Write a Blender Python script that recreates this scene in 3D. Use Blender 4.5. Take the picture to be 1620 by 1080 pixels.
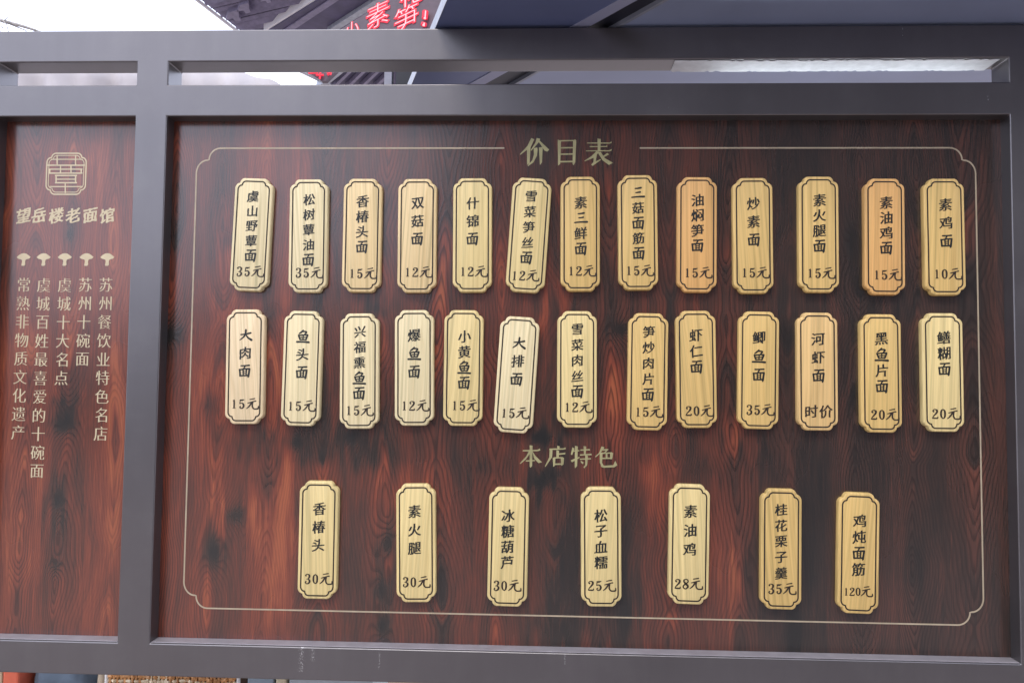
import bpy, math, random
import numpy as np
from mathutils import Vector, Matrix, geometry
R = math.radians
random.seed(4)
for o in list(bpy.data.objects): bpy.data.objects.remove(o)
scn = bpy.context.scene
COL = scn.collection

# ------------------------------------------------------------------ camera
EYE = 1.55
YAW, PIT, ROL = -0.03723214, 0.0472072, 0.01064847
F = 1200.0                      # focal length in photo pixels (1620 wide)
CAM = Vector((0, -1.2, EYE))
cy_, sy_, cp_, sp_ = math.cos(YAW), math.sin(YAW), math.cos(PIT), math.sin(PIT)
fw = Vector((sy_*cp_, cy_*cp_, sp_)); rt = Vector((cy_, -sy_, 0)); up = rt.cross(fw)
rt, up = rt*math.cos(ROL)+up*math.sin(ROL), -rt*math.sin(ROL)+up*math.cos(ROL)
cd = bpy.data.cameras.new('camera'); cam = bpy.data.objects.new('camera', cd); COL.objects.link(cam)
cd.sensor_width = 36; cd.lens = F/1620*36; cd.clip_start = .05; cd.clip_end = 500
m = Matrix((rt, up, -fw)).transposed().to_4x4(); m.translation = CAM; cam.matrix_world = m
scn.camera = cam
# ------------------------------------------------------------------ light
SUN_EL, SUN_AZ = 54, 190       # azimuth clockwise from +Y: behind the photographer, a little to the left
w = bpy.data.worlds.new('World'); scn.world = w; w.use_nodes = True
nt = w.node_tree; bg = nt.nodes['Background']; sky = nt.nodes.new('ShaderNodeTexSky')
sky.sky_type = 'NISHITA'; sky.sun_disc = False; sky.sun_elevation = R(SUN_EL); sky.sun_rotation = R(SUN_AZ)
sky.air_density = 1.0; sky.dust_density = 4.0; sky.ozone_density = 1.2
# thin even cloud over the clear sky: whitish, slightly mottled
cn = nt.nodes.new('ShaderNodeTexNoise'); cn.inputs['Scale'].default_value = 2.5; cn.inputs['Detail'].default_value = 5
tc = nt.nodes.new('ShaderNodeTexCoord'); nt.links.new(tc.outputs['Generated'], cn.inputs['Vector'])
cr_ = nt.nodes.new('ShaderNodeValToRGB'); cr_.color_ramp.elements[0].position = .3; cr_.color_ramp.elements[1].position = .7
cr_.color_ramp.elements[0].color = (8.9, 9.6, 12.2, 1); cr_.color_ramp.elements[1].color = (10.6, 11.3, 13.6, 1)
nt.links.new(cn.outputs[0], cr_.inputs[0])
cm = nt.nodes.new('ShaderNodeMix'); cm.data_type = 'RGBA'; cm.inputs[0].default_value = .85
nt.links.new(sky.outputs[0], cm.inputs[6]); nt.links.new(cr_.outputs[0], cm.inputs[7])
nt.links.new(cm.outputs[2], bg.inputs[0]); bg.inputs[1].default_value = 0.15
sd = bpy.data.lights.new('sun', 'SUN'); sd.energy = 1.0; sd.angle = R(20); sd.color = (1, .93, .82)
so = bpy.data.objects.new('sun', sd); COL.objects.link(so)
a, e = R(SUN_AZ), R(SUN_EL)
so.rotation_euler = Vector((math.sin(a)*math.cos(e), math.cos(a)*math.cos(e), math.sin(e))).to_track_quat('Z', 'Y').to_euler()
scn.view_settings.view_transform = 'Standard'; scn.view_settings.look = 'None'
scn.view_settings.exposure = 0.65; scn.view_settings.gamma = 1; scn.view_settings.use_curve_mapping = False

# ------------------------------------------------------------------ helpers
def ray(px, py): return fw + rt*((px-810)/F) - up*((py-540)/F)
def P(px, py, Y):                       # pixel -> point on the plane y = Y
    d = ray(px, py); return CAM + d*((Y-CAM.y)/d.y)
def PZ(px, py, Z):                      # pixel -> point on the plane z = Z
    d = ray(px, py); return CAM + d*((Z-CAM.z)/d.z)
def link(name, me, mat=None, parent=None, loc=None):
    o = bpy.data.objects.new(name, me); COL.objects.link(o)
    if mat is not None and me is not None and not me.materials: me.materials.append(mat)
    if parent is not None: o.parent = parent
    if loc is not None: o.location = loc
    return o
def tag(o, label=None, cat=None, group=None, kind=None):
    if label: o['label'] = label
    if cat: o['category'] = cat
    if group: o['group'] = group
    if kind: o['kind'] = kind
    return o
def empty(name, loc, rz=0):
    o = bpy.data.objects.new(name, None); COL.objects.link(o); o.location = loc; o.rotation_euler.z = rz
    o.empty_display_size = .05; return o
class MB:
    def __init__(s, off=(0, 0, 0)): s.v = []; s.f = []; s.off = Vector(off)
    def add(s, vs, fs):
        n = len(s.v); s.v += [tuple(Vector(v)-s.off) for v in vs]; s.f += [tuple(i+n for i in f) for f in fs]
    def box(s, x0, x1, y0, y1, z0, z1):
        vs = [(x, y, z) for z in (z0, z1) for y in (y0, y1) for x in (x0, x1)]
        s.add(vs, [(0, 2, 3, 1), (4, 5, 7, 6), (0, 1, 5, 4), (2, 6, 7, 3), (0, 4, 6, 2), (1, 3, 7, 5)])
    def prism(s, pts, d):                # polygon of 3-D points, thickened by vector d
        n = len(pts); d = Vector(d); ps = [Vector(p) for p in pts]
        s.add(ps+[p+d for p in ps], [tuple(range(n))[::-1], tuple(range(n, 2*n))]+[(i, (i+1) % n, (i+1) % n+n, i+n) for i in range(n)])
    def tube(s, pts, rad, k=8):
        pts = [Vector(p) for p in pts]; rr = rad if isinstance(rad, (list, tuple)) else [rad]*len(pts)
        vs = []
        for i, p in enumerate(pts):
            t = (pts[min(i+1, len(pts)-1)]-pts[max(i-1, 0)]).normalized()
            a = t.cross(Vector((0, 0, 1))); a = a.normalized() if a.length > .05 else Vector((1, 0, 0)); b = t.cross(a)
            vs += [p+(a*math.cos(2*math.pi*j/k)+b*math.sin(2*math.pi*j/k))*rr[i] for j in range(k)]
        fs = [(i*k+j, i*k+(j+1) % k, (i+1)*k+(j+1) % k, (i+1)*k+j) for i in range(len(pts)-1) for j in range(k)]
        fs += [tuple(range(k))[::-1], tuple((len(pts)-1)*k+j for j in range(k))]
        s.add(vs, fs)
    def mesh(s, name, smooth=False):
        me = bpy.data.meshes.new(name); me.from_pydata(s.v, [], s.f)
        bm = __import__('bmesh').new(); bm.from_mesh(me); __import__('bmesh').ops.recalc_face_normals(bm, faces=bm.faces); bm.to_mesh(me); bm.free()
        if smooth: me.shade_smooth()
        me.update(); return me
    def build(s, name, mat, parent=None, smooth=False, loc=None, bevel=0):
        o = link(name, s.mesh(name, smooth), mat, parent, loc)
        if bevel:
            b = o.modifiers.new('bevel', 'BEVEL'); b.width = bevel; b.segments = 2; b.limit_method = 'ANGLE'; b.harden_normals = False
        return o

# ------------------------------------------------------------------ materials
class NT:
    def __init__(s, name):
        s.m = bpy.data.materials.new(name); s.m.use_nodes = True; s.t = s.m.node_tree; s.b = s.t.nodes['Principled BSDF']
    def n(s, typ, **kw):
        nd = s.t.nodes.new('ShaderNode'+typ)
        for k, v in kw.items(): setattr(nd, k, v)
        return nd
    def l(s, a, b): s.t.links.new(a, b)
    def inp(s, sock, v):
        if hasattr(v, 'is_linked'): s.l(v, sock)
        else: sock.default_value = v
    def math(s, op, a, b=0.0, c=0.0, clamp=False):
        nd = s.n('Math', operation=op, use_clamp=clamp); s.inp(nd.inputs[0], a); s.inp(nd.inputs[1], b); s.inp(nd.inputs[2], c); return nd.outputs[0]
    def mix(s, f, a, b, mode='MIX'):
        nd = s.n('Mix', data_type='RGBA', blend_type=mode)
        s.inp(nd.inputs[0], f)
        for i, v in ((6, a), (7, b)):
            if hasattr(v, 'is_linked'): s.l(v, nd.inputs[i])
            else: nd.inputs[i].default_value = (*v, 1) if len(v) == 3 else v
        return nd.outputs[2]
    def ramp(s, f, stops, interp='LINEAR'):
        nd = s.n('ValToRGB'); cr = nd.color_ramp; cr.interpolation = interp
        while len(cr.elements) < len(stops): cr.elements.new(.5)
        for e_, (p, c) in zip(cr.elements, stops): e_.position = p; e_.color = (*c, 1)
        s.inp(nd.inputs[0], f); return nd.outputs[0]
    def noise(s, vec, scale, detail=3, rough=.5, sc=None, dist=0):
        mp = s.n('Mapping'); s.l(vec, mp.inputs[0])
        if sc: mp.inputs['Scale'].default_value = sc
        nd = s.n('TexNoise'); s.l(mp.outputs[0], nd.inputs['Vector']); nd.inputs['Scale'].default_value = scale
        nd.inputs['Detail'].default_value = detail; nd.inputs['Roughness'].default_value = rough; nd.inputs['Distortion'].default_value = dist
        return nd.outputs[0]
    def attr(s, name, typ='GEOMETRY'):
        nd = s.n('Attribute'); nd.attribute_name = name; nd.attribute_type = typ; return nd
    def coord(s): return s.n('TexCoord').outputs['Object']
    def bump(s, h, strength=.2, dist=.001):
        nd = s.n('Bump'); nd.inputs['Strength'].default_value = strength; nd.inputs['Distance'].default_value = dist; s.inp(nd.inputs['Height'], h); s.l(nd.outputs[0], s.b.inputs['Normal'])

def simple(name, col, rough=.6, metal=0, var=.12, scale=30, spec=.5):
    t = NT(name); c = t.coord(); nz = t.noise(c, scale, 4)
    a = tuple(max(0, x*(1-var)) for x in col); b = tuple(min(1, x*(1+var)) for x in col)
    t.l(t.ramp(nz, [(.3, a), (.7, b)]), t.b.inputs['Base Color'])
    t.b.inputs['Roughness'].default_value = rough; t.b.inputs['Metallic'].default_value = metal; t.b.inputs['Specular IOR Level'].default_value = spec
    t.bump(nz, .1, .001); return t.m
def emit(name, col, s):
    t = NT(name); t.b.inputs['Base Color'].default_value = (*[c*.3 for c in col], 1)
    t.b.inputs['Emission Color'].default_value = (*col, 1); t.b.inputs['Emission Strength'].default_value = s; return t.m

def frame_mat():
    t = NT('grey_powder_coat'); c = t.n('NewGeometry').outputs['Position']
    nz = t.noise(c, 4, 4); fine = t.noise(c, 1500, 2)
    col = t.ramp(nz, [(.3, (.138, .129, .133)), (.7, (.162, .151, .155))])
    drip = t.noise(c, 1, 4, .6, (38, 20, 3)); smud = t.noise(c, 11, 5, .65)
    col = t.mix(t.math('MULTIPLY', t.math('SUBTRACT', drip, .35, clamp=True), .35), col, (.085, .08, .078))
    col = t.mix(t.math('MULTIPLY', t.math('SUBTRACT', smud, .5, clamp=True), .8), col, (.23, .22, .215))
    scr = t.math('GREATER_THAN', t.noise(c, 1, 3, .7, (30, 900, 700)), .735)
    col = t.mix(t.math('MULTIPLY', scr, .22), col, (.4, .39, .38))
    # pale water marks and paint chips
    sx = t.n('SeparateXYZ'); t.l(c, sx.inputs[0])
    marks = None
    for x, z0, z1, wd in ((P(477, 1040, 0).x, P(477, 1062, 0).z, P(477, 1020, 0).z, .005), (P(495, 1040, 0).x, P(477, 1045, 0).z, P(477, 1026, 0).z, .004),
                          (P(600, 1040, 0).x, P(600, 1060, 0).z, P(600, 1030, 0).z, .0018), (P(894, 1040, 0).x, P(894, 1050, 0).z, P(894, 1034, 0).z, .0018),
                          (P(1428, 50, 0).x, P(1428, 57, 0).z, P(1428, 44, 0).z, .0013), (P(1563, 155, 0).x, P(1563, 159, 0).z, P(1563, 152, 0).z, .0016)):
        dx = t.math('DIVIDE', t.math('SUBTRACT', sx.outputs[0], x), wd)
        g = t.math('EXPONENT', t.math('MULTIPLY', t.math('MULTIPLY', dx, dx), -1))
        inz = t.math('MULTIPLY', t.math('GREATER_THAN', sx.outputs[2], z0), t.math('LESS_THAN', sx.outputs[2], z1))
        g = t.math('MULTIPLY', g, inz); marks = g if marks is None else t.math('MAXIMUM', marks, g)
    sp = t.noise(c, 420, 3, .7)
    sp = t.math('MULTIPLY', t.math('GREATER_THAN', t.math('ADD', sp, t.math('MULTIPLY', marks, .1)), .64), marks)
    dust = t.math('GREATER_THAN', t.noise(c, 260, 2, .6), .80)
    col = t.mix(t.math('MAXIMUM', t.math('MULTIPLY', sp, .7), t.math('MULTIPLY', dust, .5)), col, (.6, .6, .6))
    t.l(col, t.b.inputs['Base Color'])
    t.b.inputs['Metallic'].default_value = .8
    t.l(t.math('ADD', .24, t.math('ADD', t.math('MULTIPLY', nz, .12), t.math('MULTIPLY', smud, .14))), t.b.inputs['Roughness'])
    t.b.inputs['Coat Weight'].default_value = .4; t.b.inputs['Coat Roughness'].default_value = .25
    t.bump(fine, .08, .0004)
    return t.m
M_FRAME = frame_mat()

def panel_mat():
    t = NT('printed_dark_red_wood'); pos = t.n('NewGeometry').outputs['Position']
    tone = t.attr('tone').outputs['Fac']; ph = t.attr('phase').outputs['Fac']; amp = t.attr('amp').outputs['Fac']
    wob = t.noise(pos, 1, 3, .6, (60, 1, 9)); wob2 = t.noise(pos, 1, 2, .5, (260, 1, 45))
    p = t.math('ADD', ph, t.math('ADD', t.math('MULTIPLY', wob, 2.2), t.math('MULTIPLY', wob2, .9)))
    fr = t.math('FRACT', t.math('DIVIDE', p, 4.4))
    line = t.ramp(fr, [(0, (0, 0, 0)), (.42, (.06,)*3), (.74, (1,)*3), (.88, (1,)*3), (1, (0, 0, 0))])
    fib = t.noise(pos, 1, 4, .7, (620, 1, 14)); fib2 = t.noise(pos, 1, 4, .65, (170, 1, 5)); blot = t.noise(pos, 1, 4, .6, (22, 1, 9))
    tn = t.math('ADD', tone, t.math('MULTIPLY', t.math('SUBTRACT', blot, .5), .36))
    tn = t.math('ADD', tn, t.math('MULTIPLY', t.math('SUBTRACT', fib2, .5), .38))
    tn = t.math('ADD', tn, t.math('MULTIPLY', t.math('SUBTRACT', fib, .5), .95))
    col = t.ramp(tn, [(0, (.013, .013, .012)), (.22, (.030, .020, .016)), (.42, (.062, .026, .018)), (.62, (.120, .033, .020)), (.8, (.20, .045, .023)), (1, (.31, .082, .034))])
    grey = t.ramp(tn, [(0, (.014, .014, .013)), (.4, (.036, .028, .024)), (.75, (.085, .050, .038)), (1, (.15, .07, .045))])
    col = t.mix(t.attr('haze_fade').outputs['Fac'], col, grey)  # grey-brown mix carries print tone and painted haze
    amt = t.math('MULTIPLY', t.math('MULTIPLY', line, amp), .80)
    col = t.mix(amt, col, t.mix(.75, col, (.012, .008, .006)))
    # dust specks
    dust = t.math('GREATER_THAN', t.noise(pos, 240, 2, .6), .805)
    col = t.mix(t.math('MULTIPLY', dust, .5), col, (.5, .47, .42))
    t.l(col, t.b.inputs['Base Color'])
    smear = t.noise(pos, 1, 3, .5, (6, 1, 2.2))
    t.l(t.math('ADD', .12, t.math('MULTIPLY', smear, .30)), t.b.inputs['Roughness'])
    t.b.inputs['Specular IOR Level'].default_value = .5
    t.b.inputs['Coat Weight'].default_value = .75; t.b.inputs['Coat Roughness'].default_value = .19
    t.bump(t.math('MULTIPLY', line, amp), .15, .0003)
    return t.m
M_PANEL = panel_mat()

def pine_mat():
    t = NT('pine_plaque_wood'); c = t.coord(); oi = t.n('ObjectInfo')
    off = t.n('VectorMath', operation='ADD'); t.l(c, off.inputs[0])
    cmb = t.n('CombineXYZ'); t.l(t.math('MULTIPLY', oi.outputs['Random'], 37.0), cmb.inputs[0]); t.l(t.math('MULTIPLY', oi.outputs['Random'], 11.0), cmb.inputs[2]); t.l(cmb.outputs[0], off.inputs[1])
    # grain leans a little differently on every plaque
    sep = t.n('SeparateXYZ'); t.l(off.outputs[0], sep.inputs[0])
    lean = t.math('MULTIPLY', t.math('SUBTRACT', t.math('FRACT', t.math('MULTIPLY', oi.outputs['Random'], 17.3)), .5), .16)
    x2 = t.math('ADD', sep.outputs[0], t.math('MULTIPLY', t.n('SeparateXYZ').outputs[2], 0.0))
    sz = t.n('SeparateXYZ'); t.l(c, sz.inputs[0])
    x2 = t.math('ADD', sep.outputs[0], t.math('MULTIPLY', sz.outputs[2], lean))
    v = t.n('CombineXYZ'); t.l(x2, v.inputs[0]); t.l(sep.outputs[1], v.inputs[1]); t.l(sep.outputs[2], v.inputs[2]); v = v.outputs[0]
    big = t.noise(v, 1, 2, .5, (34, 20, 4)); med = t.noise(v, 1, 3, .6, (180, 60, 5)); fine = t.noise(v, 1, 3, .6, (1100, 200, 30))
    wv = t.math('FRACT', t.math('MULTIPLY', t.math('ADD', x2, t.math('MULTIPLY', big, .034)), 125))
    ringl = t.ramp(wv, [(0, (0,)*3), (.6, (.35,)*3), (.88, (1,)*3), (1, (0,)*3)])
    strp = t.noise(v, 1, 2, .5, (300, 20, 2.2))
    base = t.ramp(t.math('ADD', t.math('MULTIPLY', med, .45), t.math('MULTIPLY', strp, .55)), [(.30, (.58, .60, .56)), (.50, (.92, .92, .90)), (.70, (1.10, 1.09, 1.06))])
    col = t.mix(1.0, oi.outputs['Color'], base, 'MULTIPLY')
    amp = t.math('MULTIPLY', ringl, t.math('MULTIPLY', big, .50))
    col = t.mix(amp, col, t.mix(1.0, oi.outputs['Color'], (.60, .50, .34), 'MULTIPLY'))
    col = t.mix(t.math('MULTIPLY', fine, .12), col, (.35, .22, .09))
    t.l(col, t.b.inputs['Base Color'])
    t.b.inputs['Roughness'].default_value = .5; t.b.inputs['Coat Weight'].default_value = .1; t.b.inputs['Coat Roughness'].default_value = .25
    t.bump(med, .12, .0005)
    return t.m
M_PINE = pine_mat()
M_INK = simple('black_paint', (.010, .012, .011), .45, 0, .3, 300)
M_BURN = simple('scorched_groove', (.018, .010, .005), .7, 0, .35, 300)
M_GOLD = simple('gold_print', (.35, .32, .16), .38, .15, .18, 60)
M_CREAM = simple('cream_print', (.56, .47, .30), .4, 0, .10, 60)
M_LINE = simple('gold_line', (.42, .345, .24), .4, .1, .12, 60)

# ------------------------------------------------------------------ setting
def cobbles():
    t = NT('grey_stone_paving'); c = t.coord()
    br = t.n('TexBrick'); mp = t.n('Mapping'); t.l(c, mp.inputs[0]); t.l(mp.outputs[0], br.inputs[0]); br.inputs['Scale'].default_value = 1.6
    br.inputs['Color1'].default_value = (.26, .215, .19, 1); br.inputs['Color2'].default_value = (.31, .26, .23, 1); br.inputs['Mortar'].default_value = (.16, .15, .15, 1); br.inputs['Mortar Size'].default_value = .01
    col = t.mix(.4, br.outputs[0], t.ramp(t.noise(c, 12, 5), [(.3, (.20, .16, .14)), (.7, (.37, .31, .275))])); t.l(col, t.b.inputs['Base Color']); t.b.inputs['Roughness'].default_value = .75
    t.bump(br.outputs[1], .4, .004); return t.m
g = MB(); g.box(-60, 60, -60, 60, -.3, 0)
tag(g.build('ground', cobbles()), kind='structure')

# ------------------------------------------------------------------ menu board frame
ZS = [.5638, .5108, .4721, .4200, -.4262, -.4771]
XL = P(-4, 160, 0).x
XS = [XL-.053, XL, -.6662, -.6132, .7335, .7865]
ZROW = [-EYE]+[ZS[5], ZS[4], ZS[3], ZS[2], ZS[1], ZS[0]]     # bottom to top, relative to the eye
solid = {}
for i in range(5):
    for j in range(6):
        post = i in (0, 2, 4); rail = j in (1, 3, 5)
        solid[i, j] = (post and (j > 0 or i != 2)) or rail
board = tag(empty('menu_board', (XS[2], .025, 0)), 'dark grey steel framed menu board carrying red wood panels and pine plaques', 'menu board')
def rel(o): return o
D = .048
vid = {}; vs = []; fs = []
def V(i, j, k):
    if (i, j, k) not in vid:
        vid[i, j, k] = len(vs); vs.append((XS[i]-XS[2], (0, D)[k]-.025, ZROW[j]+EYE))
    return vid[i, j, k]
S = lambda i, j: solid.get((i, j), False)
for i in range(5):
    for j in range(6):
        if not S(i, j): continue
        fs.append((V(i, j, 0), V(i+1, j, 0), V(i+1, j+1, 0), V(i, j+1, 0)))
        fs.append((V(i, j, 1), V(i, j+1, 1), V(i+1, j+1, 1), V(i+1, j, 1)))
        for di, dj, a_, b_ in ((-1, 0, (0, 0), (0, 1)), (1, 0, (1, 1), (1, 0)), (0, -1, (1, 0), (0, 0)), (0, 1, (0, 1), (1, 1))):
            if not S(i+di, j+dj):
                A, B = (i+a_[0], j+a_[1]), (i+b_[0], j+b_[1])
                fs.append((V(*A, 0), V(*B, 0), V(*B, 1), V(*A, 1)))
me = bpy.data.meshes.new('frame'); me.from_pydata(vs, [], fs)
import bmesh
bm = bmesh.new(); bm.from_mesh(me); bmesh.ops.recalc_face_normals(bm, faces=bm.faces); bm.to_mesh(me); bm.free()
fo = link('frame', me, M_FRAME, board)
bv = fo.modifiers.new('bevel', 'BEVEL'); bv.width = .0022; bv.segments = 3; bv.limit_method = 'ANGLE'; bv.angle_limit = R(40)
me.shade_smooth(); bv.harden_normals = True
OFF = Vector((XS[2], .025, 0))          # board origin in the world

# ------------------------------------------------------------------ wood print fields
rng = np.random.default_rng(11)
def vnoise(x, y, seed):
    r = np.random.default_rng(seed).random((256, 256)); xi = np.floor(x).astype(int); yi = np.floor(y).astype(int); fx = x-xi; fy = y-yi
    fx = fx*fx*(3-2*fx); fy = fy*fy*(3-2*fy); g_ = lambda a, b: r[a % 256, b % 256]
    return (g_(xi, yi)*(1-fx)+g_(xi+1, yi)*fx)*(1-fy)+(g_(xi, yi+1)*(1-fx)+g_(xi+1, yi+1)*fx)*fy
def px2mm(x, y):
    p = P(x, y, .025); return p.x*1000, (p.z-EYE)*1000
# knots (x, y, radius x, radius y, darkness) in photo pixels, seen on the print
KN = [(340, 872, 16, 24, 1), (372, 815, 16, 14, .7), (612, 860, 12, 20, .8), (600, 935, 9, 16, .7), (604, 988, 10, 12, .7), (330, 640, 12, 20, .5), (378, 380, 22, 14, .6), (272, 530, 22, 14, .7),
      (425, 775, 10, 30, .5), (858, 762, 16, 12, .8), (852, 692, 12, 10, .7), (1012, 380, 10, 26, .4), (1345, 385, 9, 30, .4), (985, 520, 14, 12, .7), (100, 670, 20, 16, .8), (90, 790, 9, 14, .7), (110, 370, 6, 12, .6), (88, 890, 8, 10, .6),
      (1182, 900, 8, 30, .3), (1130, 300, 10, 20, .4), (1480, 600, 8, 30, .3), (700, 640, 10, 18, .5), (1010, 720, 10, 20, .2), (470, 700, 14, 12, .6), (560, 690, 16, 14, .6), (1190, 510, 9, 20, .4)]
# broad stains of the print: (x, y, sx, sy, tone change)
BL = [(455, 850, 14, 130, .38), (347, 800, 8, 40, .5), (395, 820, 6, 40, .4), (430, 930, 8, 60, .4), (610, 780, 30, 70, .38), (705, 770, 18, 70, .34), (660, 790, 20, 60, .2), (860, 520, 12, 45, .4), (820, 400, 10, 30, .35),
      (980, 650, 22, 60, .36), (1025, 740, 22, 45, .4), (1040, 800, 14, 50, .2), (1130, 860, 16, 110, .35), (1165, 920, 9, 60, .5), (1160, 705, 7, 22, .45), (1195, 770, 20, 70, .18), (1060, 960, 10, 50, .3), (1292, 430, 8, 28, .55),
      (470, 330, 16, 80, .22), (560, 230, 40, 60, .10), (355, 420, 10, 60, .25), (345, 560, 30, 120, .14), (440, 590, 30, 80, .12), (520, 420, 9, 90, .25), (610, 420, 8, 60, .2), (700, 430, 10, 100, .14), (790, 380, 10, 70, .15), (530, 560, 10, 90, .2), (615, 560, 8, 60, .3), (694, 560, 8, 90, .3),
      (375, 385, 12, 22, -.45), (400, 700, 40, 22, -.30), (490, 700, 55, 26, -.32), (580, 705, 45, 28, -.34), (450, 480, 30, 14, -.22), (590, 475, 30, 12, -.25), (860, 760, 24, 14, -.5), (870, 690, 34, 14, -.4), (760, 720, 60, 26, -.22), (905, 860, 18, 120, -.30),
      (880, 990, 40, 30, -.36), (975, 980, 30, 40, -.45), (990, 900, 14, 80, -.3), (920, 210, 60, 18, -.1), (1180, 740, 50, 14, -.2), (1260, 860, 36, 160, -.30), (1360, 500, 40, 160, -.16), (1430, 470, 60, 20, -.25), (340, 940, 14, 30, -.1), (700, 930, 60, 24, -.16), (1340, 880, 40, 90, -.10),
      (1480, 850, 60, 120, -.08), (1575, 600, 12, 420, .10), (250, 700, 6, 300, .35), (275, 800, 16, 200, .18), (305, 700, 12, 200, .10), (1420, 300, 40, 60, -.08), (1120, 420, 30, 100, -.12), (1030, 300, 30, 60, -.12), (940, 400, 26, 120, -.1), (850, 230, 20, 60, -.08),
      (100, 660, 24, 16, -.45), (90, 800, 12, 20, -.35), (25, 600, 18, 300, .12), (60, 330, 20, 60, .08), (180, 700, 16, 260, .10), (110, 560, 12, 200, .14), (100, 950, 40, 60, .05), (40, 880, 20, 60, .08), (150, 820, 20, 100, .05), (8, 450, 10, 60, -.2)]
def panel(name, x0, x1, z0, z1, seed):
    st = .004; nx = int((x1-x0)/st)+1; nz = int((z1-z0)/st)+1
    xs = np.linspace(x0, x1, nx); zs = np.linspace(z0, z1, nz); X, Z = np.meshgrid(xs, zs)
    x = X.ravel()*1000; z = Z.ravel()*1000
    r = np.random.default_rng(seed)
    wx = x+(vnoise(x/60+50, z/340+50, seed+1)-.5)*15+(vnoise(x/16+50, z/120+50, seed+2)-.5)*3
    if x0 > -.7: cxs = [px2mm(q, 600)[0] for q in (262, 345, 425, 510, 608, 700, 785, 885, 960, 1060, 1160, 1250, 1355, 1450, 1535, 1600)]
    else: cxs = [px2mm(q, 600)[0] for q in (-10, 40, 108, 180, 240)]
    edges = [cxs[0]-60]+[(cxs[q]+cxs[q+1])/2+r.uniform(-8, 8) for q in range(len(cxs)-1)]+[cxs[-1]+80]
    ph = np.zeros_like(x); tone = np.zeros_like(x); amp = np.zeros_like(x)
    idx = np.clip(np.searchsorted(edges, wx)-1, 0, len(edges)-2)
    for k in range(len(edges)-1):
        mk = idx == k; xc = cxs[k]+6*np.sin(z[mk]/140+k); s_ = r.choice([-1, 1])*r.uniform(.13, .20); zc = r.uniform(-500, 500)
        Pz = r.uniform(150, 300); tz = np.abs((z[mk]-zc+9*Pz) % (2*Pz)-Pz)
        a_ = abs(s_)*tz+(vnoise(z[mk]/50+50, z[mk]*0+k, seed+5)-.5)*10+3
        dx_ = wx[mk]-xc; rr_ = (np.abs(dx_)**1.3+np.abs(a_)**1.3+2)**(1/1.3)
        ph[mk] = rr_*r.choice([.85, 1.0, 1.15])+k*2.3
        # heart of each board: nested tongues of orange and dark along the rings
        heart = np.exp(-(dx_/13)**2)
        tone[mk] = r.uniform(-.08, .08)+heart*(vnoise(rr_/7+k*9+40, z[mk]/130+40, seed+15)-.5)*.62*(.4+vnoise(z[mk]/110+k*5+60, z[mk]*0+3, seed+16))+(vnoise(rr_/9+k*7+30, z[mk]/260+20, seed+17)-.5)*.20
        amp[mk] = r.choice([.55, .8, 1.0])*(.6+.5*np.exp(-(dx_/28)**2))
    for kx, ky, rx, ry, dk in KN:
        mx, mz = px2mm(kx, ky); d2 = ((x-mx)/(rx*1.35))**2+((z-mz)/(ry*2.2))**2
        ph += 17*dk*np.exp(-d2)+12*dk*np.exp(-d2*8)
        ang = (vnoise((x-mx)/7+90, (z-mz)/9+90, seed+7)-.5)
        d3 = ((x-mx)/rx)**2+((z-mz)/ry)**2
        tone -= .55*dk*np.exp(-d3*1.1*(1+ang)); amp += .5*np.exp(-d2)
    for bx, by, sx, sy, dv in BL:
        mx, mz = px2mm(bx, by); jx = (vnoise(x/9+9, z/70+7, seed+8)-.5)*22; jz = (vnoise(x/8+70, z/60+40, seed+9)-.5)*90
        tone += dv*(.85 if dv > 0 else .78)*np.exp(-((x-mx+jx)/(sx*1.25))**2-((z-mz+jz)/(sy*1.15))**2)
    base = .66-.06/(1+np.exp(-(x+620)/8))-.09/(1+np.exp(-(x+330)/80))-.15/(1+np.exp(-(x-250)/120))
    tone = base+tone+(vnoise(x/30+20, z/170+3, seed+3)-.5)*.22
    amp = np.clip(amp*(.65+.5*vnoise(x/60+5, z/150+8, seed+4)), 0, 1.2)
    y0, y1 = .025, .043
    vs = np.zeros((nx*nz+4, 3)); vs[:nx*nz, 0] = X.ravel(); vs[:nx*nz, 1] = y0; vs[:nx*nz, 2] = Z.ravel()+EYE
    vs[nx*nz:] = [(x0, y1, z0+EYE), (x1, y1, z0+EYE), (x1, y1, z1+EYE), (x0, y1, z1+EYE)]
    vs -= np.array(OFF)
    i, j = np.meshgrid(np.arange(nx-1), np.arange(nz-1)); b = (j*nx+i).ravel()
    faces = np.stack([b, b+1, b+1+nx, b+nx], 1).tolist()
    n0 = nx*nz; bot = list(range(nx)); top = list(range((nz-1)*nx, nz*nx)); lef = [k*nx for k in range(nz)]; rig = [k*nx+nx-1 for k in range(nz)]
    faces += [bot[::-1]+[n0, n0+1], top+[n0+2, n0+3], lef+[n0+3, n0], rig[::-1]+[n0+1, n0+2], [n0+1, n0, n0+3, n0+2]]
    me = bpy.data.meshes.new(name); me.from_pydata(vs.tolist(), [], faces)
    haze_fade = .50/(1+np.exp(-(x-330)/70)) if x0 > -.7 else x*0+.05  # right side browned: part print, part reflected haze put into the colour
    for nm, arr in (('phase', ph), ('tone', tone), ('amp', amp), ('haze_fade', haze_fade)):
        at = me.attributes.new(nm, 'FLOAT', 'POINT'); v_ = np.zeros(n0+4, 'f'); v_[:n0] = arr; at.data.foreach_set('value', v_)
    return link(name, me, M_PANEL, board)
e_ = .001
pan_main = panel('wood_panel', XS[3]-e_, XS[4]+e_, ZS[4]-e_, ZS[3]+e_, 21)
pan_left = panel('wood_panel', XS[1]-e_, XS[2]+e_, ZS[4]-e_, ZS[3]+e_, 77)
pan_left['label'] = 'narrow left panel printed with an emblem and columns of writing'
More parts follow.
